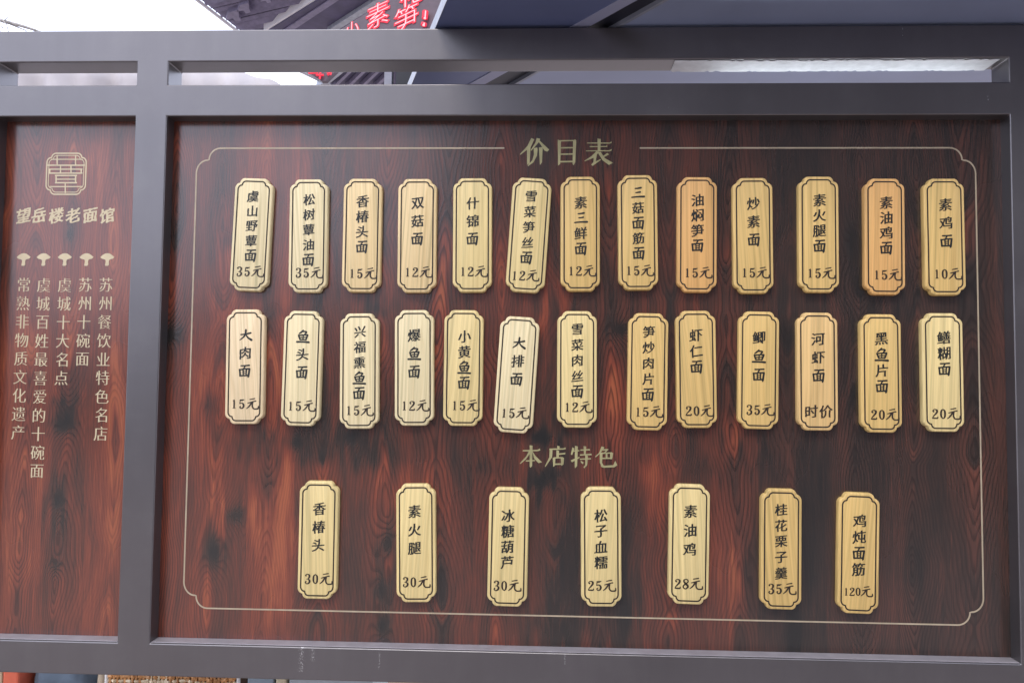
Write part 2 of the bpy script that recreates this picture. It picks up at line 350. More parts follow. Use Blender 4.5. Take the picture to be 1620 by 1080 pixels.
pan_main['label'] = 'wide main panel on which the plaques hang'

# ------------------------------------------------------------------ glyphs
def outline_of(ch):
    cu = bpy.data.curves.new('g', 'FONT'); cu.body = ch; cu.size = 1; cu.align_x = 'LEFT'
    o = bpy.data.objects.new('g', cu); COL.objects.link(o); return o
TXT = ('虞山野蕈面松树油香椿头双菇什锦雪菜笋丝素三鲜筋焖炒火腿鸡大肉鱼兴福熏爆小黄排片虾仁鲫河时价黑鳝糊冰糖葫芦子血糯桂花栗羹炖望岳楼老馆'
       '苏州餐饮业特色名店十碗城点百姓最喜爱的常熟非物质文化遗产')
OUT = {}
tmp = {c: outline_of(c) for c in dict.fromkeys(TXT)}
dg = bpy.context.evaluated_depsgraph_get(); dg.update()
for c, o in tmp.items():
    cv = o.evaluated_get(dg).to_curve(dg); polys = []
    for sp in cv.splines:
        bp = sp.bezier_points; n = len(bp); pts = []
        for i in range(n):
            a_, b_ = bp[i], bp[(i+1) % n]; p0, p1, p2, p3 = [np.array(q[:2]) for q in (a_.co, a_.handle_right, b_.handle_left, b_.co)]
            straight = abs(np.cross(p3-p0, p1-p0))+abs(np.cross(p3-p0, p2-p0)) < 1e-5
            for t_ in ((0,) if straight else (0, .33, .67)):
                pts.append(p0*(1-t_)**3+3*p1*t_*(1-t_)**2+3*p2*t_**2*(1-t_)+p3*t_**3)
        q = [pts[0]]
        for p_ in pts[1:]:
            if np.hypot(*(p_-q[-1])) > 1e-4: q.append(p_)
        if len(q) > 2: polys.append(np.array(q))
    o.evaluated_get(dg).to_curve_clear()
    OUT[c] = polys; bpy.data.objects.remove(o)
def style(ch, ax, ay, shear, wob=0):
    ps = OUT[ch]; allp = np.vstack(ps); mid = (allp.min(0)+allp.max(0))/2
    area = sum(.5*np.sum(p[:, 0]*np.roll(p[:, 1], -1)-p[:, 1]*np.roll(p[:, 0], -1)) for p in ps); sg = 1 if area > 0 else -1
    out = []
    for p in ps:
        if wob:                                   # subdivide so that brush wobble shows
            q = []
            for i in range(len(p)):
                a_, b_ = p[i], p[(i+1) % len(p)]; k = max(1, int(np.hypot(*(b_-a_))/.07)); q += [a_+(b_-a_)*t_/k for t_ in range(k)]
            p = np.array(q)
        d1 = np.roll(p, -1, 0)-p; d0 = p-np.roll(p, 1, 0)
        d1 /= np.hypot(*d1.T)[:, None]+1e-9; d0 /= np.hypot(*d0.T)[:, None]+1e-9
        nn = np.stack([d0[:, 1]+d1[:, 1], -(d0[:, 0]+d1[:, 0])], 1)
        ln = np.hypot(*nn.T)[:, None]; nn = nn/(ln+1e-9)*np.minimum(2/(ln+1e-9), 1.5)*sg
        q = p+nn*np.array([ax, ay])
        if wob: q = q+(np.stack([vnoise(p[:, 0]*9+50, p[:, 1]*9+50, 5), vnoise(p[:, 0]*9+20, p[:, 1]*9+80, 6)], 1)-.5)*wob
        q = q-mid; q[:, 1] += q[:, 0]*shear
        out.append(q)
    return out
_cache = {}
def fill2d(polys):
    pts = []; edges = []
    for p in polys:
        n0 = len(pts); pts += [Vector((float(a_), float(b_))) for a_, b_ in p]; edges += [(n0+i, n0+(i+1) % len(p)) for i in range(len(p))]
    vv, ee, ff, *_ = geometry.delaunay_2d_cdt(pts, edges, [], 0, 1e-5)
    v_ = np.array([(v.x, v.y, 0) for v in vv]); f_ = [tuple(f) for f in ff]
    cen = np.array([v_[list(f), :2].mean(0) for f in f_]); wn = np.zeros(len(cen))
    for p in polys:
        q = np.roll(p, -1, 0)
        for (x0, y0), (x1, y1) in zip(p, q):
            if y0 == y1: continue
            hit_ = (np.minimum(y0, y1) <= cen[:, 1]) & (cen[:, 1] < np.maximum(y0, y1))
            xi = x0+(cen[:, 1]-y0)*(x1-x0)/(y1-y0); wn += np.where(hit_ & (xi > cen[:, 0]), 1 if y1 > y0 else -1, 0)
    sgn = 1 if sum(.5*np.sum(p[:, 0]*np.roll(p[:, 1], -1)-p[:, 1]*np.roll(p[:, 0], -1)) for p in polys) > 0 else -1
    return v_, [f for f, w_ in zip(f_, wn) if w_*sgn > 0]
def glyph(ch, st):
    if (ch, st) not in _cache:
        _cache[ch, st] = fill2d(style(ch, *{'kai': (.026, .008, .11, .030), 'song': (.008, -.016, 0, 0), 'brush': (.034, .020, .20, .065), 'led': (-.016, -.016, .45, 0), 'ledw': (.03, .03, .45, .03)}[st]))
    return _cache[ch, st]

def cr(pts, k=5):                                 # Catmull-Rom through (x, y, r)
    p = [np.array(q, float) for q in pts]; p = [2*p[0]-p[1]]+p+[2*p[-1]-p[-2]]; out = []
    for i in range(1, len(p)-2):
        for t_ in np.linspace(0, 1, k, endpoint=False):
            out.append(.5*((2*p[i])+(-p[i-1]+p[i+1])*t_+(2*p[i-1]-5*p[i]+4*p[i+1]-p[i+2])*t_**2+(-p[i-1]+3*p[i]-3*p[i+1]+p[i+2])*t_**3))
    return np.array(out+[p[-2]])
def strokes(sts, cx, cy, sc, curve=True):         # brush strokes -> stacked flat ribbons
    vs = []; fs = []
    for n_, s_ in enumerate(sts):
        q = cr(s_) if (curve and len(s_) > 2) else np.array(s_, float)
        q = (q-np.array([cx, cy, 0]))/sc*np.array([1, -1, 1]); q[:, 2] = np.abs(q[:, 2])
        d = np.gradient(q[:, :2], axis=0); d /= np.hypot(*d.T)[:, None]+1e-9; nrm = np.stack([-d[:, 1], d[:, 0]], 1)
        cap = lambda c, r, a0: [(c[0]+r*math.cos(a0+t_), c[1]+r*math.sin(a0+t_)) for t_ in np.linspace(-math.pi/2, math.pi/2, 5)[1:-1]]
        L = q[:, :2]+nrm*q[:, 2:]; Rr = q[:, :2]-nrm*q[:, 2:]; n0 = len(vs); z = n_*.0006
        for a_, b_ in zip(L, Rr): vs += [(a_[0], a_[1], z), (b_[0], b_[1], z)]
        fs += [(n0+2*i, n0+2*i+1, n0+2*i+3, n0+2*i+2) for i in range(len(q)-1)]
        for idx, sgn in ((0, -1), (len(q)-1, 1)):
            c = q[idx]; an = math.atan2(*(d[idx]*sgn)[::-1]); m_ = len(vs)
            cp = cap(c, c[2], an); vs += [(a_, b_, z) for a_, b_ in cp]
            l_, r_ = n0+2*idx, n0+2*idx+1
            fs.append(((r_, m_, m_+1, m_+2, l_) if sgn > 0 else (l_, m_, m_+1, m_+2, r_)))
    return np.array(vs), fs
PRICE = {   # traced at 27 units to the photo pixel
 '3': ([[(190, 385, 26), (168, 380, 18), (200, 332, 12), (260, 325, 15), (330, 370, 30), (322, 450, 30), (270, 512, 12), (215, 525, 9)], [(260, 522, 10), (335, 570, 30), (338, 640, 32), (290, 700, 22), (220, 715, 15), (165, 670, 18), (185, 625, 24)]], 255, 525),
 '0': ([[(590, 332, 11), (520, 395, 26), (503, 520, 31), (522, 645, 26), (592, 716, 11)], [(588, 332, 11), (652, 400, 28), (665, 520, 32), (652, 645, 28), (592, 716, 11)]], 588, 525),
 '2': ([[(225, 445, 28), (198, 420, 18), (225, 375, 13), (290, 360, 15), (362, 400, 32), (352, 480, 32), (290, 560, 22), (215, 640, 16), (185, 700, 12)], [(182, 714, 20), (260, 718, 22), (378, 712, 22), (395, 655, 10)]], 290, 545),
 '8': ([[(620, 367, 13), (548, 405, 24), (550, 475, 28), (620, 555, 32), (698, 620, 32), (698, 690, 28), (615, 758, 15), (528, 710, 22), (525, 640, 24), (590, 570, 18), (688, 500, 18), (712, 440, 22), (680, 385, 18), (620, 367, 13)]], 615, 560),
 '1': ([[(272, 345, 22), (271, 420, 26), (270, 600, 26), (268, 665, 26)], [(225, 368, 11), (260, 355, 17)], [(222, 688, 10), (268, 668, 14), (322, 685, 9)]], 268, 510),
 '5': ([[(572, 320, 22), (650, 322, 27), (735, 300, 13)], [(578, 325, 13), (564, 400, 14), (556, 475, 11)], [(556, 478, 11), (620, 447, 14), (695, 475, 27), (722, 550, 34), (698, 630, 27), (630, 670, 17), (568, 640, 17), (565, 600, 20), (585, 588, 22)]], 645, 485),
 '元': ([[(950, 335, 15), (1040, 315, 17), (1160, 293, 20)], [(862, 490, 13), (1000, 452, 20), (1120, 416, 17), (1203, 400, 22)], [(1022, 455, 26), (990, 530, 27), (920, 630, 24), (812, 724, 13)], [(1078, 445, 26), (1060, 560, 26), (1072, 662, 27), (1130, 730, 22), (1230, 741, 22), (1322, 715, 26), (1327, 620, 16)]], 1080, 520),
}
KAI = {     # traced at 16.6 units to the photo pixel
 '面': ([[(258, 748, 11), (350, 745, 11), (455, 738, 14)], [(360, 748, 12), (332, 800, 10), (300, 838, 8)], [(225, 835, 14), (235, 900, 14), (240, 985, 14)], [(222, 842, 12), (340, 824, 11), (462, 816, 14)], [(460, 822, 16), (450, 900, 16), (436, 990, 17), (428, 1015, 9)], [(308, 832, 11), (314, 970, 10)], [(388, 826, 11), (382, 970, 10)], [(314, 880, 6), (384, 875, 6)], [(314, 925, 6), (384, 921, 6)], [(242, 980, 12), (440, 972, 12)]], 345, 870),
 '鱼': ([[(346, 245, 11), (300, 290, 14), (253, 325, 9)], [(330, 276, 11), (378, 272, 12), (424, 288, 14), (385, 330, 9)], [(243, 362, 14), (260, 420, 13), (282, 468, 13)], [(246, 366, 11), (350, 354, 11), (455, 350, 13)], [(452, 358, 16), (434, 415, 14), (412, 468, 13)], [(350, 356, 10), (346, 462, 9)], [(265, 416, 8), (430, 407, 8)], [(282, 466, 10), (415, 462, 10)], [(205, 517, 15), (345, 515, 13), (486, 521, 17)]], 345, 388),
 '三': ([[(285, 250, 10), (345, 244, 12), (420, 232, 16)], [(300, 345, 9), (350, 340, 11), (402, 332, 14)], [(205, 455, 11), (340, 442, 12), (490, 440, 18)]], 345, 348),
 '大': ([[(225, 345, 10), (350, 330, 12), (460, 305, 15)], [(345, 235, 16), (335, 320, 15), (290, 400, 13), (205, 470, 7)], [(338, 330, 9), (390, 410, 14), (480, 470, 20)]], 345, 352),
}
TITLE = {   # traced outlines, 5.786 units to the photo pixel
 '价目表': [[(350, 108), (378, 120), (345, 190), (250, 262), (246, 255), (315, 180)], [(310, 190), (345, 165), (335, 340), (312, 352)], [(400, 108), (432, 115), (420, 145), (350, 225), (345, 218), (388, 150)], [(425, 130), (515, 215), (495, 232), (470, 222), (420, 145)], [(372, 200), (405, 195), (408, 215), (402, 270), (370, 330), (322, 365), (318, 358), (360, 310), (374, 260)], [(420, 195), (455, 190), (448, 330), (430, 355), (428, 340)],
  [(592, 122), (622, 135), (615, 345), (595, 360)], [(732, 135), (750, 120), (762, 130), (752, 330), (738, 358), (728, 345)], [(600, 128), (745, 126), (750, 136), (610, 140)], [(612, 192), (740, 190), (740, 202), (612, 205)], [(612, 250), (740, 248), (740, 260), (612, 263)], [(608, 318), (735, 316), (735, 329), (608, 332)],
  [(860, 150), (1065, 150), (1085, 140), (1085, 154), (1070, 160), (860, 158)], [(885, 182), (1030, 182), (1045, 173), (1045, 190), (885, 192)], [(850, 222), (1065, 220), (1087, 208), (1085, 224), (1065, 230), (850, 230)], [(956, 112), (986, 118), (982, 225), (958, 228)], [(945, 230), (972, 233), (930, 285), (840, 322), (836, 316), (900, 275)], [(922, 275), (950, 260), (940, 322), (985, 300), (988, 308), (912, 363), (898, 352), (918, 330)], [(955, 235), (985, 235), (1020, 290), (1098, 335), (1060, 355), (1000, 310)], [(1008, 272), (1045, 245), (1062, 258), (1015, 284)]],
 '本店特色': [[(272, 125), (405, 122), (430, 110), (432, 128), (405, 135), (272, 135)], [(335, 80), (362, 84), (358, 270), (340, 287), (335, 270)], [(330, 130), (350, 140), (300, 210), (250, 252), (246, 245), (305, 180)], [(358, 130), (390, 180), (450, 235), (415, 243), (375, 200)], [(300, 218), (382, 214), (384, 225), (300, 229)],
  [(588, 84), (612, 91), (605, 115), (588, 112)], [(515, 110), (640, 108), (665, 100), (666, 116), (640, 121), (515, 122)], [(518, 112), (545, 118), (540, 190), (480, 278), (474, 272), (515, 190)], [(580, 125), (605, 130), (602, 195), (580, 195)], [(602, 155), (645, 150), (663, 146), (660, 163), (602, 168)], [(546, 192), (570, 200), (568, 265), (550, 279)], [(620, 195), (650, 193), (645, 255), (625, 270)], [(556, 190), (640, 188), (640, 199), (556, 202)], [(560, 247), (640, 245), (640, 258), (560, 261)],
  [(726, 98), (746, 110), (725, 170), (711, 165)], [(750, 86), (776, 91), (770, 270), (750, 291), (747, 275)], [(722, 128), (790, 124), (790, 135), (722, 139)], [(710, 218), (790, 185), (793, 195), (722, 237)], [(828, 88), (853, 91), (848, 165), (832, 165)], [(800, 118), (885, 114), (888, 127), (800, 130)], [(795, 163), (900, 157), (903, 171), (795, 175)], [(843, 172), (868, 176), (862, 262), (835, 291), (827, 278), (843, 260)], [(795, 202), (895, 197), (897, 209), (795, 213)], [(800, 220), (830, 236), (822, 254), (806, 240)],
  [(993, 90), (1020, 100), (985, 150), (940, 190), (934, 184), (970, 150)], [(1000, 116), (1040, 113), (1058, 118), (1025, 152), (1015, 148), (1030, 129), (995, 130)], [(976, 150), (1002, 155), (998, 240), (1010, 262), (990, 264), (976, 240)], [(985, 147), (1090, 144), (1090, 156), (985, 160)], [(1070, 148), (1100, 151), (1090, 207), (1072, 207)], [(1030, 155), (1047, 155), (1047, 198), (1030, 198)], [(995, 194), (1085, 192), (1085, 204), (995, 206)], [(985, 255), (1020, 266), (1100, 262), (1118, 222), (1137, 262), (1110, 281), (1010, 286), (988, 276)]]}

class Flat:                                       # collects flat ink lying on a face that looks towards -Y
    def __init__(s): s.v = []; s.f = []
    def put(s, gl, cx, cz, sc, rot=0, y=0, sx=1):
        v_, f_ = gl; n0 = len(s.v); c_, s_ = math.cos(rot), math.sin(rot)
        for a_ in v_:
            X_, Z_ = a_[0]*sc*sx, a_[1]*sc
            s.v.append((cx+X_*c_-Z_*s_, y-a_[2]*.015-.00002, cz+X_*s_+Z_*c_))
        s.f += [tuple(i+n0 for i in f) for f in f_]
    def build(s, name, mat, parent, off=(0, 0, 0)):
        me = bpy.data.meshes.new(name); me.from_pydata([tuple(Vector(v)-Vector(off)) for v in s.v], [], s.f)
        bm = bmesh.new(); bm.from_mesh(me)
        for f in bm.faces:
            f.normal_update()
            if f.normal.y > 0: f.normal_flip()
        bm.to_mesh(me); bm.free(); return link(name, me, mat, parent)

def notch(w_, h_, cx, cz, blend=1.0, k=6):        # rectangle with double-scalloped corners, counter-clockwise
    q = []
    for i in range(k+1):                          # first scallop: from the side towards the cusp
        t_ = math.pi/2*i/k; q.append((-.46*cx*(1-math.cos(t_)), -cz+.52*cz*math.sin(t_)))
    for i in range(k+1):
        t_ = math.pi/2*i/k; q.append((-.52*cx-.48*cx*(1-math.cos(t_)), -.46*cz+.46*cz*math.sin(t_)))
    n = len(q)
    q = [(a_*blend+(-cx*i/(n-1))*(1-blend), b_*blend+(-cz+cz*i/(n-1))*(1-blend)) for i, (a_, b_) in enumerate(q)]
    tr = [(w_/2+a_, h_/2+b_) for a_, b_ in q]
    tl = [(-x_, z_) for x_, z_ in tr][::-1]; bl = [(-x_, -z_) for x_, z_ in tr]; br = [(x_, -z_) for x_, z_ in tr][::-1]
    return tr+tl+bl+br
def inset(loop, d):
    p = np.array(loop); d1 = np.roll(p, -1, 0)-p; d0 = p-np.roll(p, 1, 0)
    d1 /= np.hypot(*d1.T)[:, None]+1e-12; d0 /= np.hypot(*d0.T)[:, None]+1e-12
    n = np.stack([-(d0[:, 1]+d1[:, 1]), d0[:, 0]+d1[:, 0]], 1); n /= np.hypot(*n.T)[:, None]+1e-9
    return p+n*d
def band(fl, loop, wd, cx, cz, y, closed=True, rot=0):
    a_ = inset(loop, wd/2); b_ = inset(loop, -wd/2); n = len(loop); n0 = len(fl.v); c_, s_ = math.cos(rot), math.sin(rot)
    for arr in (a_, b_):
        for p in arr: fl.v.append((cx+p[0]*c_-p[1]*s_, y, cz+p[0]*s_+p[1]*c_))
    fl.f += [(n0+i, n0+(i+1) % n, n0+n+(i+1) % n, n0+n+i) for i in range(n if closed else n-1)]
def line(fl, pts, wd, y):
    q = strokes([[(p[0], -p[1], wd/2) for p in pts]], 0, 0, 1, curve=False); n0 = len(fl.v)
    for v_ in q[0]: fl.v.append((v_[0], y, v_[1]))
    fl.f += [tuple(i+n0 for i in f) for f in q[1]]

# ------------------------------------------------------------------ print on the panels
YP = .025
MMPX = 1.225/1200                                  # metres per photo pixel on the panel
def w2(px, py, Y=YP): p = P(px, py, Y); return p.x, p.z
for key, oy in (('价目表', 200), ('本店特色', 690)):
    fl = Flat()
    for n_, pl in enumerate(TITLE[key]):
        n0 = len(fl.v)
        for x_, y_ in pl:
            a_, b_ = w2(780+x_/5.786, oy+y_/5.786); fl.v.append((a_, YP-.0003-n_*.00002, b_))
        fl.f.append(tuple(range(n0, n0+len(pl))))
    o = fl.build('title_lettering', M_GOLD, pan_main, OFF)
    o['label'] = 'gold heading at the top of the panel' if oy == 200 else 'smaller gold heading above the lowest row'
# scalloped border line, open at the heading
bx0, bx1, bz0, bz1 = -.573, .693, -.377+EYE, .3745+EYE
cw, chh = .040, .042
lp = notch(bx1-bx0, bz1-bz0, cw, chh, 1, 10); cxm, czm = (bx0+bx1)/2, (bz0+bz1)/2
lp = [(cxm+a_, czm+b_) for a_, b_ in lp]
gx0, gx1 = w2(797, 233)[0], w2(1013, 233)[0]
n4 = len(lp)//4
path = [(gx0, bz1)]+lp[n4:]+lp[:n4]+[(gx1, bz1)]
fl = Flat(); line(fl, path, .0024, YP-.0003); fl.build('border_line', M_LINE, pan_main, OFF)

# left panel: emblem, name, mushrooms, columns
fl = Flat()
def s2(x_, y_): return w2(60+x_/12, 230+y_/12)
ecx, ecz = s2(538, 542); ew, eh = 790/12*MMPX, 815/12*MMPX
band(fl, notch(ew, eh, .0150, .0150, .9), .0022, ecx, ecz, YP-.0003)
band(fl, notch(ew-.0072, eh-.0072, .0135, .0135, .9), .0013, ecx, ecz, YP-.0003)
def seg(x0, y0, x1, y1, t_=24, z=0): line(fl, [s2(x0, y0), s2(x1, y1)], t_/12*MMPX, YP-.00034-z)
seg(255, 268, 845, 268, 20); seg(195, 380, 885, 380, 26, 1e-5); seg(368, 195, 368, 370, 26, 2e-5); seg(718, 195, 718, 370, 24, 2e-5)
seg(215, 455, 840, 455, 22, 1e-5); seg(215, 530, 840, 530, 26, 1e-5); seg(228, 455, 228, 530, 26, 2e-5); seg(825, 455, 825, 530, 26, 2e-5); seg(432, 385, 432, 530, 26, 3e-5); seg(630, 385, 630, 530, 26, 3e-5)
seg(335, 575, 735, 575, 28, 1e-5); seg(345, 645, 725, 645, 22, 1e-5); seg(335, 712, 735, 712, 28, 1e-5); seg(348, 575, 348, 712, 28, 2e-5); seg(718, 575, 718, 712, 28, 2e-5)
seg(230, 785, 850, 785, 22, 1e-5); seg(522, 715, 522, 900, 26, 3e-5)
fl.build('emblem', M_CREAM, pan_left, OFF)
fl = Flat()
for c, x_ in zip('望岳楼老面馆', (37.6, 61.6, 89.2, 115.6, 143.1, 169.5)):
    a_, b_ = w2(x_, 341); fl.put(glyph(c, 'brush'), a_, b_, 25.5*MMPX, 0, YP-.0003, .97)
fl.build('name_lettering', M_CREAM, pan_left, OFF)
cap = [(-11.7, 0), (-8, 3.6), (-4, 5.9), (0, 6.6), (4, 6.0), (8, 3.4), (11.7, .4), (9.5, -2.2), (5, -3.3), (3.2, -4.6), (2.8, -8), (3.3, -12), (1.6, -14), (-2.6, -14), (-3.4, -12.6), (-2.4, -8), (-2.6, -4.6), (-5, -3.3), (-9, -2.4)]
for x_ in (37.6, 69.2, 102.7, 137, 169.9):
    fl = Flat(); a_, b_ = w2(x_, 407); fl.v = [(a_+p*MMPX, YP-.0003, b_+q*MMPX) for p, q in cap]; fl.f = [tuple(range(len(cap)))]
    fl.build('mushroom_mark', M_CREAM, pan_left, OFF)
for s_, p0, p1 in (('常熟非物质文化遗产', (38, 450.4), (28.5, 683.7)), ('虞城百姓最喜爱的十碗面', (69.6, 451), (58.5, 744.8)), ('虞城十大名点', (102.6, 451), (97, 597.8)), ('苏州十碗面', (135.2, 450.4), (130.4, 568)), ('苏州餐饮业特色名店', (167.8, 450.4), (159.3, 685.6))):
    fl = Flat()
    for i, c in enumerate(s_):
        t_ = i/(len(s_)-1); a_, b_ = w2(p0[0]+(p1[0]-p0[0])*t_, p0[1]+(p1[1]-p0[1])*t_); fl.put(glyph(c, 'song'), a_, b_, 25.5*MMPX, 0, YP-.0003, .93)
    fl.build('column_lettering', M_CREAM, pan_left, OFF)
M_STRIP = simple('pale_ledge_strip', (.27, .25, .265), .35, .2, .12, 40)
for a_, b_ in ((XS[3], XS[4]), (XS[1], XS[2])):
    mb = MB(OFF); mb.box(a_+.0006, b_-.0006, .0022, .0246, ZS[4]+EYE+.0002, ZS[4]+EYE+.0018); mb.build('ledge_strip', M_STRIP, board, bevel=.0006)  # pale strip added to give the ledge its sky-lit brightness
# screw heads and small hardware of the frame
sc_ = MB(OFF)
p = Vector((XS[2]-.0002, .040, P(211, 124, .04).z))
bmh = bmesh.new(); bmesh.ops.create_uvsphere(bmh, u_segments=12, v_segments=8, radius=.0022); me = bpy.data.meshes.new('screw'); bmh.to_mesh(me); bmh.free(); me.shade_smooth()
M_STEEL = simple('bright_steel', (.6, .6, .62), .3, .9)
link('screw', me, M_STEEL, board, p-OFF)

# ------------------------------------------------------------------ plaques
PW, PH = .0632, .1859; YF = .0140
OUTL = notch(PW, PH, .0150, .0165, .80)
def plaque_mesh():
    loops = [(OUTL, .0249), (inset(OUTL, -.0003), .0235), (OUTL, .0170), (inset(OUTL, .0004), .0150), (inset(OUTL, .0010), .0143), (inset(OUTL, .0019), YF)]
    n = len(OUTL); vs = [(x_, y_-.025, z_+PH/2) for lp_, y_ in loops for x_, z_ in lp_]
    fs = [(l*n+i, l*n+(i+1) % n, (l+1)*n+(i+1) % n, (l+1)*n+i) for l in range(len(loops)-1) for i in range(n)]
    fs += [tuple(range(n))[::-1], tuple((len(loops)-1)*n+i for i in range(n))]
    me = bpy.data.meshes.new('menu_plaque'); me.from_pydata(vs, [], fs)
    bm = bmesh.new(); bm.from_mesh(me); bmesh.ops.recalc_face_normals(bm, faces=bm.faces)
    bm.to_mesh(me); bm.free(); me.shade_smooth(); me.set_sharp_from_angle(angle=R(35)); return me
PM = plaque_mesh(); PM.materials.append(M_PINE)
fl = Flat(); band(fl, notch(PW-.0112, PH-.0112, .0128, .0140, 1.0), .0022, 0, PH/2, YF-.025-.00015)
LINE_ME = fl.build('outline_groove', M_BURN, None); LM = LINE_ME.data; bpy.data.objects.remove(LINE_ME)
Y1, Y2, Y3, Y4, Y5 = (.84, .72, .43), (.79, .63, .29), (.82, .63, .33), (.74, .51, .185), (.77, .44, .155)
ROW1 = [('虞山野蕈面', '35元', (402.5, 281.5, 392, 460.5), (400.3, 310.8, 396.4, 404.2), (394.4, 429.4), Y1), ('松树蕈油面', '35元', (488.7, 283.6, 485.8, 462.5), (489.3, 315.7, 487.7, 411), (487.8, 431.4), Y1),
 ('香椿头面', '15元', (574.3, 282, 570.4, 462.5), (574, 318.6, 572.5, 390.6), (572.7, 432.4), Y3), ('双菇面', '12元', (660.5, 282, 658.6, 463.5), (660.8, 321.5, 660, 377.9), (660.5, 430.4), Y3),
 ('什锦面', '12元', (747.5, 280.7, 746.7, 463), (748, 321.5, 747.3, 377.9), (748, 429.4), Y2), ('雪菜笋丝面', '12元', (842.7, 281.3, 829.7, 462.5), (840.4, 310.8, 832.6, 407.7), (829.7, 435.9), Y2),
 ('素三鲜面', '12元', (918, 279, 918.2, 461), (918.8, 320.6, 918.8, 393.5), (919.2, 428.5), Y4), ('三菇面筋面', '15元', (1008.4, 275.8, 1010.4, 459.6), (1009, 305, 1010.4, 400.7), (1010.6, 427.9), Y4),
 ('油焖笋面', '15元', (1103.3, 279.3, 1102.7, 463), (1103.5, 316.7, 1103.3, 388.6), (1103, 431.3), Y5), ('炒素面', '15元', (1190.6, 280.9, 1192.6, 464.5), (1191.8, 321.9, 1192.5, 379.4), (1193.5, 431.3), Y4),
 ('素火腿面', '15元', (1295, 279.3, 1296.3, 462.4), (1296.5, 316.7, 1296.5, 389.3), (1297.4, 432), Y4), ('素油鸡面', '15元', (1399.3, 282.2, 1400.6, 466.3), (1402, 320.6, 1402, 392.4), (1402.6, 434.6), Y5),
 ('素鸡面', '10元', (1493, 283, 1496.8, 466.3), (1495.6, 323.7, 1497.3, 381.5), (1497.8, 433.3), Y4)]
ROW2 = [('大肉面', '15元', (388.6, 488.4, 385.5, 671.5), (389, 529.6, 387, 586.6), (386, 638.5), (.84, .67, .42)), ('鱼头面', '15元', (480.4, 491, 473.8, 674.4), (479.4, 532, 477.4, 588.9), (475.5, 641.8), Y1),
 ('兴福熏鱼面', '15元', (568.5, 495, 567.5, 678.7), (569.6, 524.7, 568, 621.9), (567.5, 648.8), Y1), ('爆鱼面', '12元', (655, 489.3, 655, 674.4), (655.4, 530.2, 655.2, 587.9), (655.3, 641.4), Y1),
 ('小黄鱼面', '15元', (734, 489.7, 731.5, 674.4), (735, 532, 734, 605.4), (735, 641), Y2), ('大排面', '15元', (823.5, 499.4, 810.7, 686.1), (821.5, 542.2, 817, 599.6), (813.2, 653), Y1),
 ('雪菜肉丝面', '12元', (913.2, 491, 912.8, 677.4), (913.4, 520.8, 913.2, 619), (913.2, 643.7), Y2), ('笋炒肉片面', '15元', (1026.5, 494.6, 1023.6, 681.3), (1026.6, 524.7, 1025, 623.9), (1025, 651.1), Y4),
 ('虾仁面', '20元', (1100.4, 491, 1103.3, 677.4), (1101, 530.2, 1101.8, 580.1), (1105.3, 649.6), Y4), ('鲫鱼面', '35元', (1201.5, 492.2, 1199.6, 679.1), (1200.6, 533.9, 1200.4, 592.8), (1201, 648), Y4),
 ('河虾面', '时价', (1293, 494.3, 1294.3, 680.9), (1294, 536.3, 1295, 594), (1294.8, 650.6), (.77, .52, .22)), ('黑鱼片面', '20元', (1393.3, 497.6, 1395.4, 683.5), (1394.4, 535.7, 1395.2, 610.9), (1398.5, 655.5), Y4),
 ('鳝糊面', '20元', (1490.5, 496, 1493.9, 682.2), (1493, 533.9, 1494, 583.7), (1495.2, 654.2), Y2)]
ROW3 = [('香椿头', '30元', (505, 761.7, 500.7, 946.7), (505.5, 804.3, 503.5, 861.7), (502.3, 915), Y2), ('素火腿', '30元', (657.3, 765.7, 658.3, 952.3), (655.8, 808.3, 656, 866.7), (657.3, 920), Y2),
 ('冰糖葫芦', '30元', (805.7, 771, 801.7, 959.3), (803.8, 815, 802.3, 889), (801, 925.7), Y2), ('松子血糯', '25元', (950.7, 770.7, 951.7, 959.3), (950.6, 815, 950.8, 889), (950.7, 925.7), Y2),
 ('素油鸡', '28元', (1092, 767, 1089, 955), (1092.5, 808.3, 1091, 868.3), (1088, 922.7), Y2), ('桂花栗子羹', '35元', (1236.7, 774, 1235.7, 963.3), (1235.8, 805.7, 1235.8, 906), (1235.7, 930.7), Y4),
 ('鸡炖面筋', '120元', (1360, 779.3, 1357.3, 970.7), (1360, 823.3, 1358, 900), (1358, 935), Y4)]
RN = ['top row', 'middle row', 'bottom row']; ORD = ['first', 'second', 'third', 'fourth', 'fifth', 'sixth', 'seventh', 'eighth', 'ninth', 'tenth', 'eleventh', 'twelfth', 'last']
TONE = {Y1: 'pale', Y2: 'light yellow', Y3: 'pinkish pale', Y4: 'golden', Y5: 'orange tinted'}
PXM = (1.2+YF)/1200
